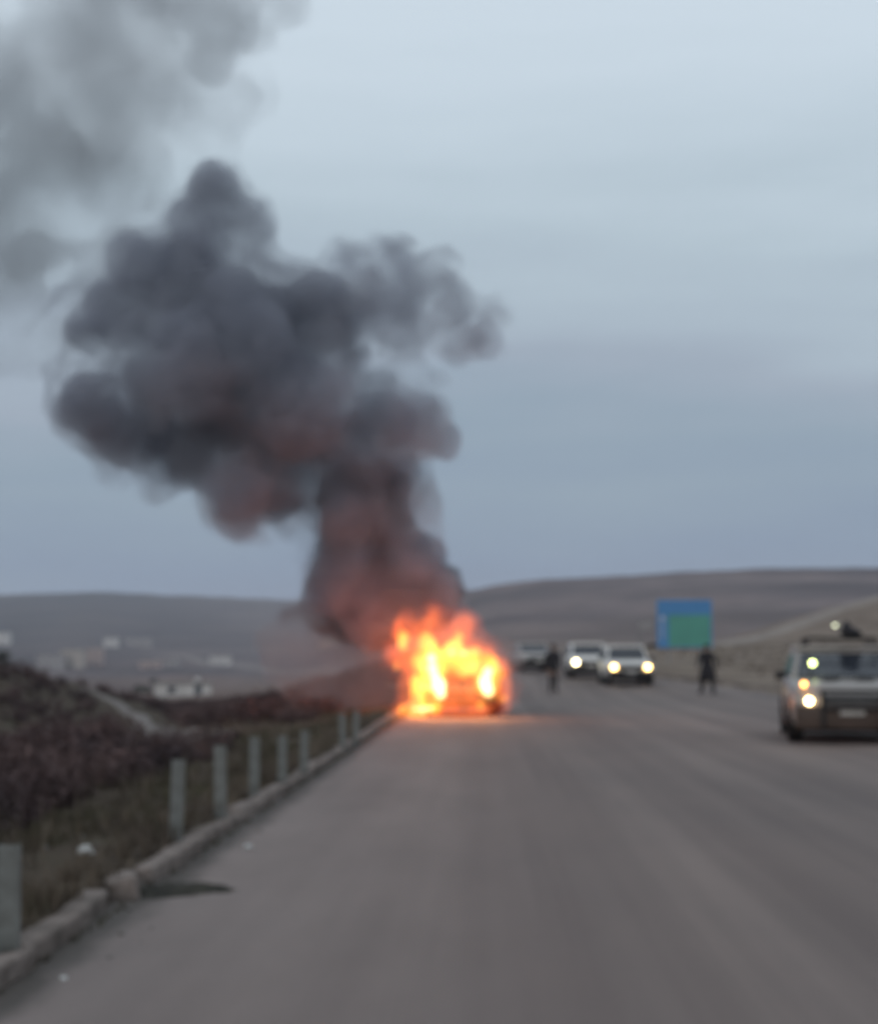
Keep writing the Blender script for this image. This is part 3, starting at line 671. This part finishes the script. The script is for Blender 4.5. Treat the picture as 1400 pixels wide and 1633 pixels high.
# ------------------------------------------------------------------ people
skin_m = mat('skin', (.3, .19, .14), .6); cloth_b = mat('dark_clothes', (.03, .027, .03), .9, bump=.2, bscale=12); trouser_m = mat('dark_trousers', (.04, .035, .036), .9); hair_m = mat('black_hair', (.012, .01, .01), .7); shoe_m = mat('shoes', (.02, .018, .018), .6)
def person(loc, rz, label, J, H=1.75, coat=False):
    """J: joints in metres for a 1.75 m body facing -Y"""
    t = empty('person', loc, rz); t.scale = (1.3, 1.2, 1.05) if coat else (1.22, 1.15, 1.05); tag(t, label, 'person', 'people standing on the road')
    names = list(J); idx = {n_: i for i, n_ in enumerate(names)}
    E = [('pelvis', 'waist'), ('waist', 'chest'), ('chest', 'neck'), ('neck', 'jaw'), ('jaw', 'brow'), ('brow', 'crown')]
    for s in 'lr':
        E += [('pelvis', 'hip' + s), ('hip' + s, 'knee' + s), ('knee' + s, 'ankle' + s), ('ankle' + s, 'toe' + s), ('chest', 'sh' + s), ('sh' + s, 'elbow' + s), ('elbow' + s, 'wrist' + s), ('wrist' + s, 'palm' + s)]
        for k_ in range(4): E += [('palm' + s, 'f%d%s' % (k_, s))]
        E += [('wrist' + s, 'th' + s)]
    rad = dict(pelvis=(.16, .125), waist=(.145, .11), chest=(.17, .125), neck=(.058, .058), jaw=(.072, .078), brow=(.08, .098), crown=(.052, .062), hip=(.092, .092), knee=(.078, .078), ankle=(.06, .06), toe=(.046, .034),
               sh=(.072, .072), elbow=(.047, .047), wrist=(.031, .03), palm=(.036, .024), th=(.011, .011))
    me = bpy.data.meshes.new('body'); me.from_pydata([J[n_] for n_ in names], [(idx[a], idx[b_]) for a, b_ in E], [])
    ob = bpy.data.objects.new('body', me); col.objects.link(ob)
    sk = ob.modifiers.new('skin', 'SKIN'); sv = me.skin_vertices[0].data if me.skin_vertices else None
    if sv is None:
        bm = bmesh.new(); bm.from_mesh(me); bm.verts.layers.skin.verify(); bm.to_mesh(me); bm.free(); sv = me.skin_vertices[0].data
    for n_, i in idx.items():
        key = n_ if n_ in rad else n_[:-1]
        r_ = (.0095, .0095) if n_[0] == 'f' and n_[1].isdigit() else rad[key]
        sv[i].radius = r_; sv[i].use_root = (n_ == 'pelvis')
    sk.use_smooth_shade = True
    su = ob.modifiers.new('sub', 'SUBSURF'); su.levels = 1; su.render_levels = 1
    dg = bpy.context.evaluated_depsgraph_get(); dg.update(); m2 = bpy.data.meshes.new_from_object(ob.evaluated_get(dg))
    m2.name = 'body'; bpy.data.objects.remove(ob)
    m2.materials.clear()
    for q_ in (cloth_b, trouser_m, skin_m, shoe_m): m2.materials.append(q_)
    for pl_ in m2.polygons:
        c = pl_.center
        dist = {n_: (Vector(J[n_]) - c).length for n_ in names}; nn = min(dist, key=dist.get)
        hem = .62 if coat else .9
        mi = 0
        if nn in ('jaw', 'brow', 'crown') or (nn == 'neck' and c.z > J['neck'][2] + .03) or nn[:4] == 'palm' or nn[:2] in ('f0', 'f1', 'f2', 'f3', 'th'): mi = 2
        elif c.z < .09: mi = 3
        elif c.z < hem and nn[:2] not in ('el', 'wr', 'sh'): mi = 1
        pl_.material_index = mi; pl_.use_smooth = True
    o = bpy.data.objects.new('body', m2); col.objects.link(o); o.parent = t
    hd = Vector(J['brow']); fwd = Vector((0, -1, 0))
    hb_ = MB().blob(hd + Vector((0, .02, .035)), (.088, .105, .085), 3, .1); hair = hb_.build('hair', hair_m, t, smooth=True)
    MB().blob(hd + Vector((0, -.1, -.035)), (.014, .022, .028), 2).build('nose', skin_m, t, smooth=True)
    for sx in (-1, 1):
        MB().blob(hd + Vector((sx * .033, -.088, -.005)), (.013, .01, .009), 2).build('eye', shoe_m, t, smooth=True)
        MB().blob(hd + Vector((sx * .082, .0, -.02)), (.012, .025, .034), 2).build('ear', skin_m, t, smooth=True)
    if coat:                                    # long coat skirt over the thighs
        k_ = 20; rings = []
        for z_, rx, ry2 in ((1.0, .178, .142), (.85, .22, .175), (.7, .24, .2), (.48, .27, .23)):
            rings.append([(math.cos(2 * math.pi * i / k_) * rx * (1 + .04 * math.sin(i * 2.2)), math.sin(2 * math.pi * i / k_) * ry2, z_) for i in range(k_)])
        MB().loft(rings).build('coat_skirt', cloth_b, t, smooth=True)
    return t
def pose(legs, arms, lean=0):
    J = dict(pelvis=(0, 0, .95), waist=(0, -.01 - lean * .3, 1.12), chest=(0, -.01 - lean * .7, 1.34), neck=(0, -.01 - lean, 1.5), jaw=(0, -.03 - lean, 1.57), brow=(0, -.02 - lean, 1.66), crown=(0, -.01 - lean, 1.715))
    for s, sg in (('l', 1), ('r', -1)):
        lx, kx, ky, ax, ay = legs[s]; J['hip' + s] = (sg * .1, 0, .88); J['knee' + s] = (kx, ky, .5); J['ankle' + s] = (ax, ay, .085); J['toe' + s] = (ax + sg * .03, ay - .17, .035)
        (ex, ey, ez), (wx, wy, wz) = arms[s]; J['sh' + s] = (sg * .19, -.01 - lean * .7, 1.42); J['elbow' + s] = (ex, ey, ez); J['wrist' + s] = (wx, wy, wz)
        d = (Vector((wx, wy, wz)) - Vector((ex, ey, ez))).normalized(); P = Vector((wx, wy, wz)) + d * .075; J['palm' + s] = tuple(P)
        sd_ = Vector((0, 1, 0)).cross(d).normalized() if abs(d.y) > .8 else d.cross(Vector((1, 0, 0))).normalized()
        for k_ in range(4): J['f%d%s' % (k_, s)] = tuple(P + d * (.085 - .012 * abs(k_ - 1.3)) + sd_ * (k_ - 1.5) * .021 + Vector((-sg * .02, 0, 0)))
        J['th' + s] = tuple(Vector((wx, wy, wz)) + d * .07 + sd_ * -.05)
    return J
q = at(882, 1112, 62.5)
person((q.x, 62.5, groundz(0, 62.5)), R(20), 'dark figure standing still near the flames in front of the pale headlights',
       pose({'l': (0, .09, 0, .1, .02), 'r': (0, -.09, -.02, -.09, .02)}, {'l': ((.25, .04, 1.14), (.24, -.04, .9)), 'r': ((-.25, .04, 1.14), (-.23, -.05, .9))}))
q = at(1128, 1108, 61.5)
person((q.x, 61.5, groundz(0, 61.5)), R(-30), 'dark figure in a long coat striding across the road below the blue sign',
       pose({'l': (0, .16, -.12, .27, -.2), 'r': (0, -.17, .1, -.29, .27)}, {'l': ((.26, .08, 1.16), (.25, .04, .93)), 'r': ((-.26, -.02, 1.15), (-.24, -.18, .97))}, .04), coat=True)

# ------------------------------------------------------------------ litter
lit_m = mat('white_litter', (.72, .72, .7), .6); 
def litter(px, py, s, name, label, z=None):
    d = ray(px, py); zz = .12 if px < 300 and py < 1500 else 0
    Yd = (CAMZ - zz) / -d.z * d.y; q = at(px, py, Yd); g0 = gz(q.x, q.y) if zz else 0
    b = MB().blob((0, 0, s * .45), (s, s * .8, s * .55), 3, .9); b.blob((s * .5, 0, s * .3), (s * .6, s * .5, s * .3), 2, .8)
    o = b.build(name, lit_m, loc=(q.x, q.y, g0)); tag(o, label, 'litter'); return o
litter(137, 1357, .055, 'plastic_bag', 'crumpled white plastic bag on the grass left of the second post')
litter(396, 1353, .032, 'paper_cup', 'small crushed white cup on the road beside the kerb')
litter(102, 1562, .016, 'paper_scrap', 'tiny pale scrap at the foot of the nearest kerb stones')
litter(92, 1278, .04, 'plastic_scrap', 'dull pale scrap caught in the scrub behind the posts')
stm = mat('field_stone', (.2, .18, .165), .9, bump=.4)
for i in range(45):
    y = random.uniform(5, 45); x = random.uniform(-4.4, -2.55) if i % 3 else random.uniform(-2.15, -1.6)
    pass
b = MB()
for i in range(160):
    y = 4.5 + 40 * random.random() ** 1.5
    if i % 2: x, z = random.uniform(-4.4, -2.5), None
    else: x, z = KX + .04 + abs(random.gauss(0, .22)), 0
    s_ = random.uniform(.008, .028) * (1.3 if i % 2 else .8)
    b.blob((x, y, (gz(x, y) if z is None else 0) + s_ * .3), (s_, s_ * 1.2, s_ * .7), 1, .5)
o = b.build('gravel', stm); tag(o, 'loose gravel and small stones along the foot of the kerb', 'gravel', kind='stuff')

# ------------------------------------------------------------------ volumes: fire and smoke
def tex(name, size, depth=2):
    t_ = bpy.data.textures.new(name, 'CLOUDS'); t_.noise_scale = size; t_.noise_depth = depth; return t_
def vol_hull(name, blobs, vox, m, parent=None, disp=(.5, 1.4), disp2=(.2, .5)):
    b = MB()
    for c, r in blobs: b.blob(c, r, 2)
    o = b.build(name, m, parent)
    md = o.modifiers.new('remesh', 'REMESH'); md.mode = 'VOXEL'; md.voxel_size = vox; md.use_smooth_shade = True
    md = o.modifiers.new('smooth', 'SMOOTH'); md.iterations = 4
    if disp:
        md = o.modifiers.new('billow', 'DISPLACE'); md.texture = tex(name + '_a', disp[1]); md.strength = disp[0]; md.mid_level = .5; md.texture_coords = 'GLOBAL'
    if disp2:
        md = o.modifiers.new('curl', 'DISPLACE'); md.texture = tex(name + '_b', disp2[1]); md.strength = disp2[0]; md.mid_level = .5; md.texture_coords = 'GLOBAL'
    dg = bpy.context.evaluated_depsgraph_get(); dg.update(); m2 = bpy.data.meshes.new_from_object(o.evaluated_get(dg)); o.modifiers.clear()
    o.data = m2; m2.name = name
    return o
def vmat(name, dens, colr, emit=None, estr=0, nscale=None, lo=.35, hi=.65, n0=.2, n1=1.3, aniso=0.0, rise=None):
    m = bpy.data.materials.new(name); m.use_nodes = True; n = m.node_tree; n.nodes.clear()
    o_ = n.nodes.new('ShaderNodeOutputMaterial'); pv = n.nodes.new('ShaderNodeVolumePrincipled'); n.links.new(pv.outputs[0], o_.inputs['Volume'])
    pv.inputs['Color'].default_value = (*colr, 1); pv.inputs['Density'].default_value = dens; pv.inputs['Anisotropy'].default_value = aniso
    pv.inputs['Density Attribute'].default_value = ''
    if emit: pv.inputs['Emission Color'].default_value = (*emit, 1); pv.inputs['Emission Strength'].default_value = estr
    if nscale:
        g_ = n.nodes.new('ShaderNodeTexCoord'); mp_ = n.nodes.new('ShaderNodeMapping')
        if rise: mp_.inputs['Scale'].default_value = rise
        n.links.new(g_.outputs['Object'], mp_.inputs[0])
        a = n.nodes.new('ShaderNodeTexNoise'); a.inputs['Scale'].default_value = nscale; a.inputs['Detail'].default_value = 4.0; a.inputs['Distortion'].default_value = .3
        n.links.new(mp_.outputs[0], a.inputs[0])
        r_ = n.nodes.new('ShaderNodeMapRange'); r_.inputs[1].default_value = lo; r_.inputs[2].default_value = hi; r_.inputs[3].default_value = n0; r_.inputs[4].default_value = n1
        r_.interpolation_type = 'SMOOTHSTEP'
        n.links.new(a.outputs[0], r_.inputs[0])
        mm = n.nodes.new('ShaderNodeMath'); mm.operation = 'MULTIPLY'; mm.inputs[1].default_value = dens; n.links.new(r_.outputs[0], mm.inputs[0]); n.links.new(mm.outputs[0], pv.inputs['Density'])
        if emit:
            me_ = n.nodes.new('ShaderNodeMath'); me_.operation = 'MULTIPLY'; me_.inputs[1].default_value = estr; n.links.new(r_.outputs[0], me_.inputs[0]); n.links.new(me_.outputs[0], pv.inputs['Emission Strength'])
    return m
FY = 43.6
def pb(x, y, r, dy=0, Y0=FY, k=1.0, asp=(1, 1, 1)):
    Yd = Y0 + dy; c = at(x, y, Yd); rr = r * Yd / F * k; return (c, (rr * asp[0], rr * asp[1], rr * asp[2]))
rnd = random.Random(11)
MAIN = [(345, 298, 50), (350, 420, 62), (310, 410, 55), (398, 358, 48), (335, 368, 62), (300, 345, 40), (205, 408, 46), (248, 432, 58), (290, 480, 92), (200, 500, 66), (145, 528, 44), (380, 510, 92), (300, 590, 105), (455, 530, 85), (515, 500, 70),
        (150, 650, 62), (112, 656, 36), (210, 678, 72), (268, 722, 56), (400, 640, 105), (480, 650, 95), (400, 560, 80),
        (600, 688, 72), (665, 668, 54), (703, 698, 36), (640, 640, 34), (378, 790, 58), (372, 832, 38), (350, 740, 60), (440, 790, 50), (430, 750, 66), (500, 755, 68), (560, 752, 74), (622, 752, 58), (340, 690, 70),
        (555, 830, 58), (615, 835, 52), (525, 868, 38), (600, 890, 68), (665, 895, 52), (508, 912, 34), (560, 935, 66), (640, 945, 74), (695, 945, 46), (505, 955, 34), (590, 985, 60), (680, 975, 50)]
ARM = [(620, 440, 62), (560, 430, 46), (682, 470, 60), (732, 528, 52), (775, 540, 38), (792, 498, 26), (640, 520, 52), (570, 500, 60), (600, 395, 30), (700, 420, 30), (560, 560, 40)]
WISP = [(375, 800, 52), (372, 835, 32), (420, 790, 50), (470, 790, 50), (350, 425, 60), (370, 415, 50), (300, 420, 60), (400, 440, 44), (480, 470, 50), (520, 560, 60), (100, 600, 40), (560, 640, 50), (700, 600, 24), (330, 560, 80), (180, 745, 46), (250, 780, 26), (130, 590, 46), (110, 480, 42), (440, 820, 46), (640, 810, 62), (150, 430, 46), (640, 585, 24), (600, 600, 40), (470, 430, 30), (660, 850, 50), (480, 850, 40)]
core_m = vmat('smoke_dense', 1.05, (.41, .43, .50), nscale=.6, lo=.36, hi=.62, n0=.3, n1=1.35)
thin_m = vmat('smoke_thin', .5, (.42, .44, .50), nscale=.8, lo=.40, hi=.62, n0=.04, n1=1.5)
bl = [pb(x, y, r, rnd.uniform(-1.6, 1.6) * (1 if y < 850 else .3) + (0 if y < 850 else 1), k=1.24 if y < 820 else 1.0) for x, y, r in MAIN + ARM] + [pb(x, y, r, rnd.uniform(-1, 1), k=1.05) for x, y, r in WISP]
plume = vol_hull('smoke_plume', bl, .26, thin_m, None, (.75, 1.5), (.3, .55)); tag(plume, 'dark grey billowing smoke column rising from the burning car', 'smoke', kind='stuff')
rnd = random.Random(11)
bl = [pb(x, y, r, rnd.uniform(-1.6, 1.6) * (1 if y < 850 else .3), k=1.0) for x, y, r in MAIN]
o = vol_hull('dense_smoke', bl, .22, core_m, plume, (.6, 1.3), (.28, .5))
stem_m = vmat('smoke_stem', 2.6, (.30, .275, .285), nscale=.8, lo=.36, hi=.62, n0=.35, n1=1.3)
STEM = [(600, 790, 62), (555, 840, 48), (620, 850, 50), (540, 880, 42), (600, 900, 56), (650, 900, 50), (520, 925, 36), (575, 945, 56), (640, 950, 60), (690, 945, 40), (505, 955, 26), (610, 985, 44), (560, 985, 40), (660, 980, 38), (560, 790, 60), (700, 930, 42), (716, 962, 24), (485, 968, 24), (520, 990, 32), (560, 1005, 34), (700, 975, 30), (610, 1010, 30), (450, 985, 16)]
vol_hull('smoke_stem', [pb(x, y, r, rnd.uniform(-.3, .3) + .9, k=.97) for x, y, r in STEM], .2, stem_m, plume, (.5, .9), (.28, .45))
arm_m = vmat('smoke_arm', .42, (.42, .44, .52), nscale=.55, lo=.38, hi=.64, n0=.15, n1=1.5)
o = vol_hull('side_billow', [pb(x, y, r, rnd.uniform(-1, 1), k=.95) for x, y, r in ARM], .22, arm_m, plume, (.5, 1.1), (.28, .5))
# old drifting smoke, top left
OLD = [(70, 150, 90), (55, 260, 100), (30, 380, 80), (20, 480, 60), (110, 60, 90), (210, 50, 90), (300, 45, 80), (360, 30, 60), (260, 130, 60), (140, 330, 70), (150, 440, 70), (15, 560, 40), (-80, 120, 140), (-90, 300, 140), (120, -60, 120), (280, -60, 110),
       (60, 420, 60), (190, 170, 80), (430, -10, 30), (220, 260, 70), (270, 330, 50), (120, 230, 90), (340, 100, 50), (380, 150, 50), (320, 210, 50), (70, 530, 50), (400, 60, 40), (200, 400, 50), (110, 500, 50), (-40, 500, 70), (60, 350, 80), (460, 10, 34), (160, 130, 70)]
old_m = vmat('smoke_drifting', .12, (.46, .48, .51), nscale=.26, lo=.36, hi=.62, n0=.06, n1=1.9)
veil_m = vmat('smoke_veil', .05, (.47, .49, .52), nscale=.35, lo=.36, hi=.64, n0=.05, n1=1.8)
o = vol_hull('drifting_smoke', [pb(x, y, r, rnd.uniform(-2, 2), 56, 1.6) for x, y, r in OLD], .5, veil_m, None, (1.8, 2.6), (.8, 1.0))
vol_hull('drifting_core', [pb(x, y, r, rnd.uniform(-2, 2), 56, 1.0) for x, y, r in OLD], .42, old_m, o, (1.6, 2.4), (.7, 1.0)); tag(o, 'thin pale grey smoke drifting off at the upper left', 'smoke', kind='stuff')
# low smoke hugging the ground, also imitating lens glow around the fire
LOW = [(545, 1010, 60), (590, 1050, 60), (540, 1080, 50), (500, 1040, 50), (450, 1060, 40), (600, 1110, 40), (640, 1010, 70), (700, 1000, 60), (760, 1060, 50), (640, 1080, 70), (820, 1090, 26), (800, 1050, 36), (850, 1116, 13), (880, 1120, 11), (840, 1100, 18), (915, 1124, 8), (520, 1100, 40), (480, 1100, 30), (480, 1010, 40), (430, 1020, 30), (560, 1120, 34)]
low_m = vmat('smoke_low_glow', .42, (.5, .45, .45), nscale=.7, lo=.35, hi=.65, n0=.35, n1=1.2)
o = vol_hull('low_smoke_glow', [pb(x, y, r, rnd.uniform(-.3, 1.2), 44, 1.1) for x, y, r in LOW], .24, low_m, None, (.5, 1.2), (.2, .5)); tag(o, 'thin smoke and imitated red lens glow low around the burning car', 'smoke', kind='stuff')

# fire: nested hulls of glowing gas, hotter inside, plus an added halo hull
fo = [(650, 1010, 24), (690, 1000, 24), (735, 1005, 24), (640, 1045, 22), (680, 1050, 36), (720, 1050, 40), (760, 1055, 34), (795, 1072, 22), (700, 1095, 42), (770, 1100, 36), (800, 1100, 20), (660, 1100, 26), (640, 1132, 12), (670, 1133, 14), (700, 1132, 12), (770, 1130, 12), (740, 1110, 30), (690, 978, 13), (735, 985, 12), (645, 990, 12), (805, 1125, 9), (665, 1072, 28)]
fm = [(642, 1018, 10), (643, 1030, 8), (680, 1025, 13), (684, 1050, 20), (690, 1075, 20), (725, 1045, 20), (733, 1018, 9), (755, 1055, 18), (780, 1065, 16), (670, 1095, 16), (690, 1105, 22), (775, 1090, 20), (795, 1075, 9), (640, 1131, 8), (655, 1130, 11), (675, 1131, 12), (692, 1129, 10), (660, 1118, 8), (765, 1125, 7), (800, 1115, 7), (634, 1062, 6), (740, 1062, 14), (668, 1060, 12), (710, 1055, 15)]
fc = [(688, 1050, 9), (690, 1066, 10), (694, 1080, 10), (700, 1092, 13), (702, 1106, 10), (778, 1072, 10), (774, 1088, 13), (778, 1102, 11), (662, 1131, 6), (674, 1131, 7), (686, 1130, 6), (720, 1040, 6), (740, 1042, 5)]
m_out = vmat('flame_outer', .05, (.6, .5, .4), (1, .17, .025), .8, nscale=2.2, lo=.34, hi=.62, n0=.25, n1=1.4, rise=(1, 1, .6))
m_mid = vmat('flame_middle', .05, (.6, .5, .4), (1, .42, .05), 2.6, nscale=2.6, lo=.34, hi=.62, n0=.25, n1=1.5, rise=(1, 1, .6))
m_cor = vmat('flame_core', .02, (.6, .5, .4), (1, .72, .35), 11)
FF = 41.3
m_glow = vmat('flame_glow', .05, (.6, .5, .4), (1, .09, .02), .17, nscale=.9, lo=.34, hi=.62, n0=.3, n1=1.3)
o = vol_hull('flames', [pb(x, y, r, rnd.uniform(0, 1.2) if y < 1110 else rnd.uniform(-.3, .2), FF, 1.0, (1, 1.3, 1.15)) for x, y, r in fo], .08, m_out, None, (.34, .45), (.2, .18)); tag(o, 'bright orange and yellow flames engulfing the burning car', 'fire', kind='stuff')
vol_hull('fire_glow', [pb(x, y - 4, r, .4 if y < 1110 else 0, FF, 1.45, (1.1, 1.1, 1.1)) for x, y, r in fo], .12, m_glow, o, (.5, .8), (.2, .3))  # wide emissive hull imitates the red halo around the flames
vol_hull('inner_flame', [pb(x, y, r, rnd.uniform(-.1, .5) if y < 1110 else rnd.uniform(-.4, 0), FF, 1.12, (.95, 1.4, 1.3)) for x, y, r in fm], .06, m_mid, o, (.2, .3), (.13, .13))
vol_hull('flame_heart', [pb(x, y, r, rnd.uniform(-.2, .1), FF - .2, .9) for x, y, r in fc], .04, m_cor, o, (.06, .2), None)
for (x, y, e, dy, gc) in ((690, 1095, 95, -1.1, .36), (770, 1100, 95, -1.1, .36), (680, 1010, 42, .1, .14), (612, 1055, 210, .3, .15)):
    ld = bpy.data.lights.new('fire_light', 'POINT'); lo_ = bpy.data.objects.new('fire_light', ld); col.objects.link(lo_); lo_.location = at(x, y, FF + dy)
    ld.energy = e; ld.color = (1, gc, gc * .33); ld.shadow_soft_size = .45

# ------------------------------------------------------------------ haze
hz = bpy.data.materials.new('haze'); hz.use_nodes = True; n = hz.node_tree; n.nodes.clear()
o_ = n.nodes.new('ShaderNodeOutputMaterial'); pv = n.nodes.new('ShaderNodeVolumePrincipled'); n.links.new(pv.outputs[0], o_.inputs['Volume'])
pv.inputs['Color'].default_value = (.86, .86, .95, 1); pv.inputs['Density'].default_value = .00021; pv.inputs['Density Attribute'].default_value = ''
zlo, zhi = float(ZZ.min()) - 1, float(ZZ.max()) + 15
o = MB().box((0, 0, (zlo + zhi) / 2), (10400, 10400, zhi - zlo)).build('haze', hz); o['kind'] = 'stuff'
print('haze box', zlo, zhi)
